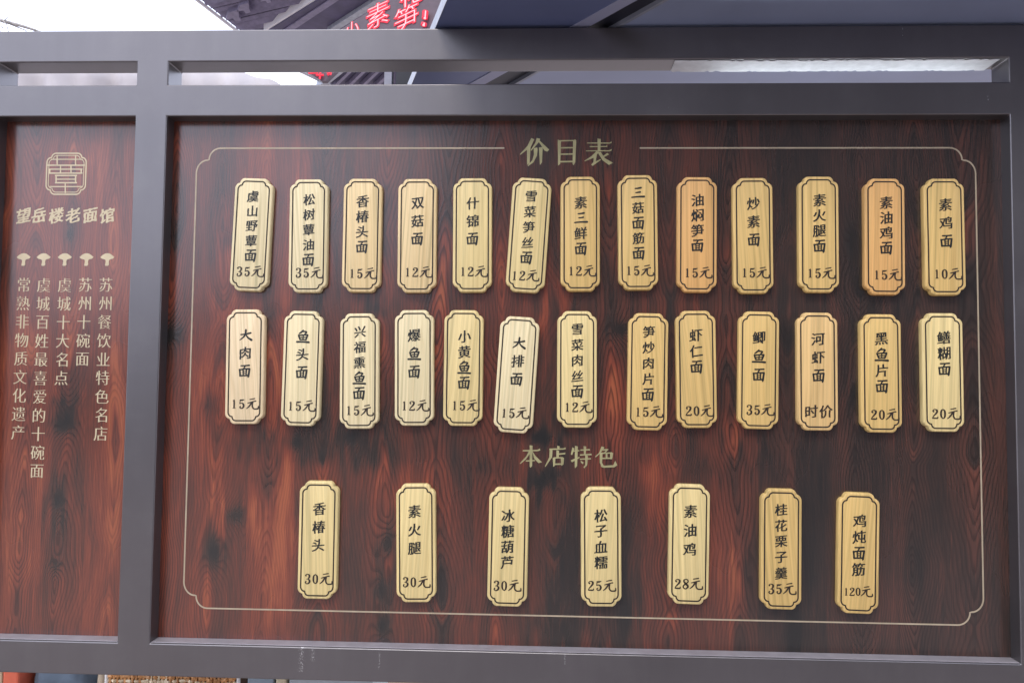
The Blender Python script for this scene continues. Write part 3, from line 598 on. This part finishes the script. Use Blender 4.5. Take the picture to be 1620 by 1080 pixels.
for r_, row in enumerate((ROW1, ROW2, ROW3)):
    for k_, (name, price, (x0, y0, x1, y1), (tx0, ty0, tx1, ty1), (qx, qy), tint) in enumerate(row):
        T, B = P(x0, y0, YF), P(x1, y1, YF); c = (T+B)/2; ax = T-B; th = math.atan2(-ax.x, ax.z)
        base = Vector((c.x+math.sin(th)*PH/2, .025, c.z-math.cos(th)*PH/2))
        o = link('menu_plaque', PM); o.location = base; o.rotation_euler = (0, -th, 0)
        j_ = random.uniform(.90, .99)*(.93 if r_ == 2 and k_ > 4 else 1); o.color = (tint[0]*j_, tint[1]*j_, tint[2]*j_, 1)  # last two of the bottom row tinted darker for the weaker sun there
        tilt = ' tilted' if abs(math.degrees(th)) > 2.5 else ''
        last = k_ == len(row)-1
        where = f'{"last" if last else ORD[k_]} from the left in the {RN[r_]}'
        tag(o, f'{TONE.get(tint, "pale")}{tilt} pine plaque lettered {name} {price}, {where}', 'plaque', 'wooden dish plaques hung on the red panel')
        link('outline_groove', LM, None, o)
        # writing, in the plaque's own frame
        def loc(px, py):
            d = P(px, py, YF)-base; return d.x*math.cos(th)+d.z*math.sin(th), -d.x*math.sin(th)+d.z*math.cos(th)
        f1 = Flat(); n_ = len(name)
        for i, ch in enumerate(name):
            t_ = i/(n_-1); a_, b_ = loc(tx0+(tx1-tx0)*t_, ty0+(ty1-ty0)*t_)
            y_ = YF-.025-.00025
            if ch in KAI: s_, cx_, cy_2 = KAI[ch]; f1.put(strokes([[(q[0], q[1], q[2]*1.22+2.5) for q in z_] for z_ in s_], cx_, cy_2, 16.6), a_, b_, 1.14*PXM, 0, y_)
            else: f1.put(glyph(ch, 'kai'), a_, b_, (19.6 if n_ > 4 else 21)*PXM, random.uniform(-.02, .02), y_, 1.0)
        f1.build('dish_name', M_INK, o)
        f2 = Flat(); y_ = YF-.025-.00025
        if price == '时价':
            for ch, dx in (('时', -11), ('价', 12)):
                a_, b_ = loc(qx+dx, qy); f2.put(glyph(ch, 'kai'), a_, b_, 21*PXM, 0, y_)
        else:
            dig = price[:-1]; narrow = len(dig) == 3; pitch = 9.5 if narrow else 12.4; sz = .82 if narrow else 1.0; yw = 13.6 if narrow else 13.9
            for i, ch in enumerate(dig):
                s_, cx_, cy_2 = PRICE[ch]; a_, b_ = loc(qx-(15.7 if not narrow else 19.5)+i*pitch, qy+.3); f2.put(strokes([[(q[0], q[1], q[2]*1.15+2.5) for q in z_] for z_ in s_], cx_, cy_2, 27), a_, b_, PXM*sz*1.02, 0, y_)
            s_, cx_, cy_2 = PRICE['元']; a_, b_ = loc(qx+yw, qy); f2.put(strokes([[(q[0], q[1], q[2]*1.15+2.5) for q in z_] for z_ in s_], cx_, cy_2, 27), a_, b_, PXM*(1 if not narrow else .9), 0, y_)
        f2.build('price', simple('brown_black_paint', (.022, .013, .007), .5, 0, .3, 300) if 'brown_black_paint' not in bpy.data.materials else bpy.data.materials['brown_black_paint'], o)

# ------------------------------------------------------------------ unseen LED tube, assumed behind the lower rail, lighting the white strip under the top rail
lx0, lx1 = P(1125, 105, .07).x, P(1540, 105, .07).x; lz = ZS[2]+EYE-.012
lamp = tag(empty('assumed_led_tube', ((lx0+lx1)/2, .072, lz)), 'unseen white LED tube assumed behind the slot at the right, lighting it up', 'lamp')
M_DIFF = emit('lamp_diffuser', (.84, .92, 1.0), 6.0)
off = lamp.location
mb = MB(off); mb.tube([(lx0, .072, lz), (lx1, .072, lz)], .007, 16); mb.build('diffuser', M_DIFF, lamp, True)
for x_ in (lx0, lx1): mb = MB(off); mb.tube([(x_-.006, .072, lz), (x_+.006, .072, lz)], .0085, 16); mb.build('end_cap', M_FRAME, lamp)
mb = MB(off); mb.box(lx0, lx1, .050, .063, lz-.012, lz-.006); mb.build('bracket', M_FRAME, lamp)
# white foam strip stuck to the underside of the top rail, with slightly torn edges
tp = []; xa, xb = P(1065, 105, .02).x, P(1566, 105, .03).x; nn = 110; zt = ZS[1]+EYE-.0004
for i in range(nn+1): x_ = xa+(xb-xa)*i/nn; tp.append((x_, .0042+random.uniform(0, .0035)*(random.random() < .4), zt))
for i in range(nn, -1, -1): x_ = xa+(xb-xa)*i/nn; tp.append((x_, .0475-random.uniform(0, .004)*(random.random() < .4), zt))
mb = MB(OFF); n_ = nn+1
mb.add([*tp, *[(a_, b_, c_-.0012) for a_, b_, c_ in tp]], [(i, i+1, 2*n_-2-i, 2*n_-1-i) for i in range(nn)]+[(2*n_+i, 2*n_+2*n_-1-i, 2*n_+2*n_-2-i, 2*n_+i+1) for i in range(nn)]+[(i, (i+1) % (2*n_), (i+1) % (2*n_)+2*n_, i+2*n_) for i in range(2*n_)])
mb.build('foam_strip', simple('white_foam', (.72, .73, .74), .6, 0, .10, 60), board)

# ------------------------------------------------------------------ canopy over the right half
ZC = ZS[0]+EYE+.005
def ext(a_, b_, y): t_ = (y-a_.y)/(b_.y-a_.y); return a_+(b_-a_)*t_
eA, eB = PZ(690, 42, ZC), PZ(653, 130, ZC); bA, bB = PZ(933, 41, ZC), PZ(772, 130, ZC); cA, cB = PZ(977, 41, ZC), PZ(818, 130, ZC); dA, dB = PZ(984, 41, ZC), PZ(824, 130, ZC)
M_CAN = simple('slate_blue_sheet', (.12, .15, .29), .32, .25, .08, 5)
M_CAN2 = simple('slate_blue_sheet_lit', (.26, .31, .46), .32, .25, .08, 5)  # paler copy for the right sheet: reflected sky light put into its colour
M_CBEAM = simple('dark_beam_paint', (.02, .022, .035), .4, .2, .1)
M_CTRIM = simple('pale_trim', (.25, .27, .33), .4, .2, .1)
YN, YB = -.15, .5
can = tag(empty('canopy', (eA.x, eA.y, ZC)), 'slate blue sheet canopy resting over the right of the top rail', 'canopy'); off = can.location
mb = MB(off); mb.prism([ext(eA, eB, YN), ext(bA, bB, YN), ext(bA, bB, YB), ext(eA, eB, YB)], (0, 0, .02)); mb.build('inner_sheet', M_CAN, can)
mb = MB(off); mb.prism([p_+Vector((0, 0, .006)) for p_ in (ext(bA, bB, YN), ext(cA, cB, YN), ext(cA, cB, YB), ext(bA, bB, YB))], (0, 0, .03)); mb.build('beam', M_CBEAM, can)
mb = MB(off); mb.prism([p_-Vector((0, 0, .001)) for p_ in (ext(cA, cB, YN), ext(dA, dB, YN), ext(dA, dB, YB), ext(cA, cB, YB))], (0, 0, .022)); mb.build('trim', M_CTRIM, can)
xr = 2.3
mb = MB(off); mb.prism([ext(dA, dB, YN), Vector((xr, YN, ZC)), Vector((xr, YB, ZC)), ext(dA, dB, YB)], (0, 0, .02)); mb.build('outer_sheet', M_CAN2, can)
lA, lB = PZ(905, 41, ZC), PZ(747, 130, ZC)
mb = MB(off); mb.prism([p_-Vector((0, 0, .0012)) for p_ in (ext(lA, lB, YN), ext(bA, bB, YN), ext(bA, bB, YB), ext(lA, lB, YB))], (0, 0, .001)); mb.build('lit_fold', simple('lit_fold_blue', (.30, .32, .46), .4, .2, .08, 5), can)  # pale strip added for the light reflected along the sheet's fold
ed = MB(off); q0, q1 = ext(eA, eB, YN), ext(eA, eB, YB); ed.prism([q0-Vector((.0009, 0, .001)), q0-Vector((0, 0, .001)), q1-Vector((0, 0, .001)), q1-Vector((.0009, 0, .001))], (0, 0, .022)); ed.build('edge_strip', simple('white_edge', (.30, .31, .34), .4), can)
for px_, py_ in ((2.25, -.03), (2.25, .45)):
    mb = MB(off); mb.box(px_-.03, px_+.03, py_-.03, py_+.03, 0, ZC-.001); mb.build('post', M_FRAME, can)

# ------------------------------------------------------------------ house eave behind, upper middle
ZE = 4.3
eav = tag(empty('house_eave', (*PZ(480, 20, ZE)[:2], ZE)), 'dark purple rafter eave of the old house behind the board', 'roof'); off = eav.location
M_SOF = simple('dark_purple_timber', (.065, .055, .115), .6, 0, .25, 8)
M_RAF = simple('dusty_rafter', (.20, .18, .27), .6, 0, .2, 20)
M_WHT = simple('white_plaster', (.80, .80, .82), .6, 0, .05, 20)
M_GUT = simple('grey_gutter', (.33, .35, .40), .45, .2, .2, 30)
edge = [(255, -45), (318, 0), (378, 47), (430, 80), (478, 112), (517, 131), (600, 160)]
sof = [PZ(x_, y_, ZE) for x_, y_ in edge]+[PZ(760, 160, ZE), PZ(760, -45, ZE)]
mb = MB(off); mb.prism(sof, (0, 0, .10)); mb.build('soffit', M_SOF, eav)
mb = MB(off); pts = [PZ(x_, y_, ZE) for x_, y_ in edge]; mb.tube([p_-Vector((.03, 0, .0)) for p_ in pts], .014, 6); mb.build('eave_edging', M_WHT, eav)
for i in range(8):                                # rafters run out to the eave's edge
    y0 = 3+i*6.4; xl = 318+(y0)*1.28+4; L_ = 150
    a_, b_ = PZ(xl, y0, ZE-.02), PZ(xl+L_, y0-L_*.235, ZE-.02)
    lim = 498-(y0)*1.55
    mb = MB(off); mb.tube([a_, b_], .022 if i % 3 else .03, 4); mb.build('rafter', M_RAF, eav)
for x_, y_, s_ in ((385, 15, 1), (368, 27, 1.1), (420, 0, .8)):
    mb = MB(off); mb.prism([PZ(x_+a_*s_, y_+b_*s_, ZE-.07) for a_, b_ in ((-6, -6), (8, -10), (9, 0), (12, 5), (4, 7), (0, 2), (-10, 4))], (0, 0, .06)); mb.build('bracket', M_RAF, eav)
def strip(name, quad, mat, z, th, parent, off): mb = MB(off); mb.prism([PZ(x_, y_, z) for x_, y_ in quad], (0, 0, th)); return mb.build(name, mat, parent)
strip('ridge_strip', [(552, -35), (559, -35), (424, 49), (417, 49)], M_WHT, ZE-.08, .07, eav, off)
strip('fascia', [(560, -35), (655, -35), (520, 49), (425, 49)], M_SOF, ZE-.09, .085, eav, off)
strip('fascia_moulding', [(575, -35), (590, -35), (463, 49), (448, 49)], M_RAF, ZE-.10, .009, eav, off)
strip('gutter', [(650, -35), (668, -35), (533, 49), (518, 49)], M_GUT, ZE-.12, .10, eav, off)
for i in range(4): strip('beam', [(560+i*22, 105), (566+i*22, 105), (530+i*22, 140), (524+i*22, 140)], M_RAF, ZE-.05, .045, eav, off)
strip('gutter', [(548, 105), (556, 105), (512, 140), (500, 140)], M_GUT, ZE-.07, .06, eav, off)
# wall and pillar under the eave
YW = 2.6
mb = MB((P(619, 120, YW).x, YW, 0)); a_, b_ = P(613.5, 120, YW), P(625, 120, YW); mb.box(a_.x, b_.x, YW, YW+.05, 0, P(619, 72, YW).z)
tag(mb.build('post', simple('grey_post_paint', (.22, .22, .26), .5), loc=(a_.x, YW, 0)), 'slim grey post seen through the slot left of the canopy', 'post')
bpy.data.objects[-1] if False else None
mb = MB((0, 0, 0)); a_, b_ = P(625.5, 120, YW), P(700, 120, YW); mb.box(0, b_.x-a_.x, 0, .6, 0, P(640, 76, YW).z)
tag(mb.build('pillar', simple('near_black_pillar', (.012, .013, .02), .6), loc=(a_.x, YW, 0), bevel=.01), 'near black pillar beside the slim grey post behind the slot', 'pillar')

# ------------------------------------------------------------------ red LED sign under the eave
YS = 2.2
led = tag(empty('led_sign', P(620, 60, YS)), 'red glowing LED sign hanging under the eave left of the canopy', 'sign'); off = led.location
M_LB = simple('sign_backing', (.10, .07, .09), .5); M_LR = emit('led_red_halo', (1, .03, .07), .5); M_LW = emit('led_red_core', (1, .33, .36), 1.3)
mb = MB(off); mb.prism([P(x_, y_, YS) for x_, y_ in ((680, -50), (612, 0), (540, 46), (530, 60), (700, 60), (740, 10), (740, -50))], (0, .05, 0)); mb.build('backing_board', M_LB, led)
def ledchar(ch, px, py, size):
    c = P(px, py, YS); s_ = size*(1.2+YS)/1200
    for st_, mt, dy, nm in (('ledw', M_LR, .003, 'glow_letter'), ('led', M_LW, .008, 'tube_letter')):
        fl = Flat(); fl.put(glyph(ch, st_), c.x, c.z, s_, 0, YS-dy, .95); fl.build(nm, mt, led, off)
ledchar('素', 598, 25, 43); ledchar('笋', 643, 30, 44); ledchar('花', 652, -10, 44); ledchar('小', 557, 47, 26)
for (ax_, ay_, bx_, by_) in ((673, 18, 672, 30), (671, 37, 670, 41)):
    for rad, mt, dy, nm in ((.014, M_LR, .004, 'glow_letter'), (.006, M_LW, .012, 'tube_letter')):
        mb = MB(off); mb.tube([P(ax_, ay_, YS-dy-.014), P(bx_, by_, YS-dy-.014)], rad, 8); mb.build(nm, mt, led)
YS2 = 3.0
l2 = tag(empty('led_sign', P(508, 120, YS2)), 'small red LED sign corner seen through the slot', 'sign'); off = l2.location
mb = MB(off); mb.prism([P(x_, y_, YS2) for x_, y_ in ((470, 104), (540, 104), (515, 128), (508, 128))], (0, .04, 0)); mb.build('backing_board', M_LB, l2)
for x_, y_, x2, y2 in ((488, 116, 503, 115), (507, 112, 506, 125), (500, 119, 512, 119), (516, 113, 524, 118), (518, 119, 524, 114)):
    mb = MB(off); mb.tube([P(x_, y_, YS2-.015), P(x2, y2, YS2-.015)], .006, 6); mb.build('tube_letter', M_LR, l2)

# ------------------------------------------------------------------ pale tarpaulin behind the left slots
M_CLOTH = simple('pale_grey_cloth', (.47, .44, .45), .85, 0, .10, 9)
YT_ = 1.6
top = [(-260, 96), (-60, 92), (120, 98), (215, 104), (290, 112), (345, 114), (385, 118), (412, 124), (436, 131), (452, 140)]
org = Vector((P(100, 100, YT_).x, YT_, 0)); nxx, nzz = 120, 30; vs = []; fs = []
xs_ = np.linspace(top[0][0], top[-1][0], nxx); ys_ = np.interp(xs_, [q[0] for q in top], [q[1] for q in top])
for j in range(nzz):
    for i in range(nxx):
        p_ = P(xs_[i], ys_[i], YT_); t_ = j/(nzz-1); z_ = p_.z+(.75-p_.z)*t_
        y_ = YT_+.030*math.sin(xs_[i]*.045+1.5*t_)*min(1, t_*6+.2)+.018*math.sin(xs_[i]*.11-t_*3+1)+.05*t_-.10*max(0, .12-t_)
        vs.append((p_.x-org.x, y_-org.y, z_))
for j in range(nzz-1):
    for i in range(nxx-1): b0 = j*nxx+i; fs.append((b0, b0+1, b0+1+nxx, b0+nxx))
me = bpy.data.meshes.new('tarpaulin'); me.from_pydata(vs, [], fs); me.shade_smooth()
o = tag(link('tarpaulin', me, M_CLOTH, None, org), 'pale grey tarpaulin hanging behind the left slots of the board', 'tarpaulin')
sm = o.modifiers.new('thick', 'SOLIDIFY'); sm.thickness = .003

# ------------------------------------------------------------------ bare tree at the far left
YT = 2.4
tx = P(-70, 100, YT); tree = tag(empty('bare_tree', (tx.x, YT, 0)), 'leafless grey twigs reaching in from the left above the board', 'tree'); off = tree.location
M_BARK = simple('pale_bark', (.34, .32, .30), .9, 0, .3, 60)
mb = MB(off); mb.tube([(tx.x-.1, YT, 0), (tx.x-.06, YT, 1.2), (tx.x, YT, 2.3), (tx.x-.02, YT, 3.2)], [.07, .055, .04, .015], 10); mb.build('trunk', M_BARK, tree, True)
def br(pl, r0, r1):
    mb = MB(off); n_ = len(pl); mb.tube([P(x_, y_, YT+dz) for x_, y_, dz in pl], [r0+(r1-r0)*i/(n_-1) for i in range(n_)], 7); mb.build('branch', M_BARK, tree, True)
br([(-70, 5, 0), (-30, 20, .02), (6, 34, 0), (30, 40, 0), (50, 46, 0), (66, 52, 0)], .012, .0055)
br([(6, 34, 0), (22, 41, .03), (42, 49, .03)], .005, .0025)
br([(4, 35, 0), (12, 28, -.02), (22, 25, -.02)], .0025, .0012)
br([(-6, 31, 0), (5, 33, -.01), (11, 40, -.02), (13, 50, -.02)], .003, .002)
br([(-20, 36, 0), (-5, 38, .0), (4, 44, 0), (0, 50, 0), (-6, 46, 0)], .003, .002)
br([(-70, 40, 0), (-20, 34, 0), (2, 31, 0)], .004, .0015)

# ------------------------------------------------------------------ table behind, its things show under the bottom rail
TZ = .74
tb = tag(empty('table', (-.55, .62, 0)), 'wooden table standing behind the menu board', 'table')
M_TW = simple('brown_table_wood', (.20, .11, .05), .5, 0, .25, 12)
mb = MB(); mb.box(-.75, .85, -.34, .34, TZ-.035, TZ); mb.build('table_top', M_TW, tb, bevel=.003)
for x_ in (-.70, .80):
    for y_ in (-.29, .29): mb = MB(); mb.box(x_-.025, x_+.025, y_-.025, y_+.025, 0, TZ-.035); mb.build('leg', M_TW, tb)
YO = .34
def X(px, Y=YO): return P(px, 1070, Y).x
def slab(name, px0, px1, h, dy, mat, label, cat, Y=YO, bevel=.004):
    x0, x1 = X(px0, Y), X(px1, Y); mb = MB(); mb.box(-(x1-x0)/2, (x1-x0)/2, 0, dy, 0, h)
    return tag(mb.build(name, mat, loc=((x0+x1)/2, Y, TZ), bevel=bevel), label, cat)
slab('box', 4, 29, .24, .2, simple('orange_red_card', (.50, .10, .05), .6), 'orange red carton at the far left under the bottom rail', 'box')
slab('box_board', -14, 3, .24, .02, simple('beige_board', (.45, .33, .22), .6), 'beige board beside the orange red carton', 'board')
# blue grey cushion, softly wrinkled
cx0, cx1 = X(33), X(139)
bm = bmesh.new(); bmesh.ops.create_uvsphere(bm, u_segments=40, v_segments=24, radius=1)
for v in bm.verts:
    c_ = v.co; q = [math.copysign(abs(k)**.45, k) for k in c_]
    v.co = Vector((q[0]*(cx1-cx0)/2, q[1]*.07+.004*math.sin(c_.x*9+c_.z*5), q[2]*.12+.005*math.sin(c_.x*7)))
me = bpy.data.meshes.new('cushion'); bm.to_mesh(me); bm.free(); me.shade_smooth()
tag(link('cushion', me, simple('blue_grey_cloth', (.075, .10, .135), .9, 0, .35, 25), None, ((cx0+cx1)/2, YO+.09, TZ+.122)), 'blue grey cushion standing behind the left end of the bottom rail', 'cushion')
# jar with a curved beige body
mb = MB(); mb.tube([(0, 0, 0), (0, 0, .05), (0, 0, .15), (0, 0, .2), (0, 0, .23)], [.016, .020, .013, .010, .013], 18)
tag(mb.build('vase', simple('beige_glaze', (.42, .34, .24), .3), smooth=True, loc=(X(151), YO+.03, TZ)), 'slim beige vase between the cushion and the basket', 'vase')
# woven basket and split wood
bk = tag(empty('basket', ((X(170)+X(372))/2, YO+.11, TZ)), 'orange and cream woven basket under the bottom rail', 'basket'); off = Vector((0, 0, 0))
hw = (X(372)-X(170))/2
M_W1 = simple('orange_cane', (.55, .27, .10), .55, 0, .25, 80); M_W2 = simple('cream_cane', (.72, .60, .40), .55, 0, .15, 80); M_RIM = simple('white_rim', (.8, .78, .74), .5)
nS = 34
for i in range(nS):
    x_ = -hw+.004+(2*hw-.008)*i/(nS-1); mb = MB(); mb.box(x_-.0022, x_+.0022, -.108, -.104, 0, .235)
    mb.build('stake', M_W2 if 9 < i < 16 else M_W1, bk)
for i in range(26):
    z_ = .006+i*.009; pts = [(-hw+2*hw*t_/40, -.106+.0045*math.sin(t_*math.pi/1.2+i*math.pi), z_+(.0035*math.sin(t_*.33) if t_ > 18 else 0)) for t_ in range(41)]
    mb = MB(); mb.tube(pts, .0036, 5); mb.build('weaver', M_W1 if i % 4 else M_W2, bk)
mb = MB(); mb.box(-hw, hw, -.100, .10, 0, .23); mb.build('lining', simple('dark_lining', (.16, .08, .04), .8), bk)
for x_ in (-hw-.004, hw+.005): mb = MB(); mb.tube([(x_, -.105, 0), (x_, -.105, .24)], .004, 8); mb.build('corner_stake', M_RIM, bk)
slab('box', 391, 433, .22, .16, simple('blue_grey_plastic', (.24, .30, .34), .4), 'blue grey plastic box right of the basket', 'box')
slab('box', 436, 453, .22, .12, simple('cream_card', (.60, .52, .34), .6), 'narrow cream carton right of the blue grey box', 'box')
slab('box', 457, 590, .22, .16, simple('pale_grey_plastic', (.38, .42, .43), .4), 'wide pale grey box right of the cream carton', 'box')

# ------------------------------------------------------------------ street behind the photographer (seen in the gloss)
M_BRK = simple('grey_brick_wall', (.11, .10, .10), .8, 0, .3, 6); M_RT = simple('dark_roof_tile', (.05, .05, .055), .7, 0, .3, 12); M_GL = simple('window_glass', (.03, .035, .04), .08); M_WD = simple('brown_door_wood', (.12, .04, .02), .5, 0, .2, 10)
def house(x0, x1, y, depth, h, label, rh=1.2):
    h_ = tag(empty('house', ((x0+x1)/2, y-depth/2, 0)), label, 'house'); L_ = (x1-x0)/2; d = depth/2
    mb = MB(); mb.box(-L_, L_, -d, d, 0, h); mb.build('wall', M_BRK, h_)
    mb = MB(); mb.add([(-L_-.4, -d-.5, h+.01), (L_+.4, -d-.5, h+.01), (L_+.4, d+.5, h+.01), (-L_-.4, d+.5, h+.01), (-L_-.4, 0, h+rh), (L_+.4, 0, h+rh)], [(0, 3, 2, 1), (0, 1, 5, 4), (2, 3, 4, 5), (0, 4, 3), (1, 2, 5)]); mb.build('roof', M_RT, h_)
    n_ = max(2, int(L_*2/2.2))
    for fl_ in range(int(h//2.9)):
        for i in range(n_):
            x_ = -L_+(i+.5)*2*L_/n_; z_ = .95+fl_*2.9
            if fl_ == 0 and i == n_//2: mb = MB(); mb.box(x_-.5, x_+.5, d, d+.05, 0, 2.2); mb.build('door', M_WD, h_); continue
            mb = MB(); mb.box(x_-.55, x_+.55, d, d+.04, z_, z_+1.3); f_ = mb.build('window', M_WD, h_)
            mb = MB(); mb.box(x_-.47, x_+.47, d+.041, d+.046, z_+.08, z_+1.22); mb.build('pane', M_GL, f_)
house(-1.2, 11, -7.5, 6, 8.6, 'tall grey house across the street behind the photographer')
house(-7.4, -1.0, -15, 6, 3.0, 'low grey house farther down the street')
house(-18, -7.7, -15, 6, 2.3, 'lowest grey house at the far end of the street', .8)
for o in list(bpy.data.objects):
    if o.type == 'MESH' and len(o.data.materials) == 0 and o.name.startswith('outline'): o.data.materials.append(M_BURN)
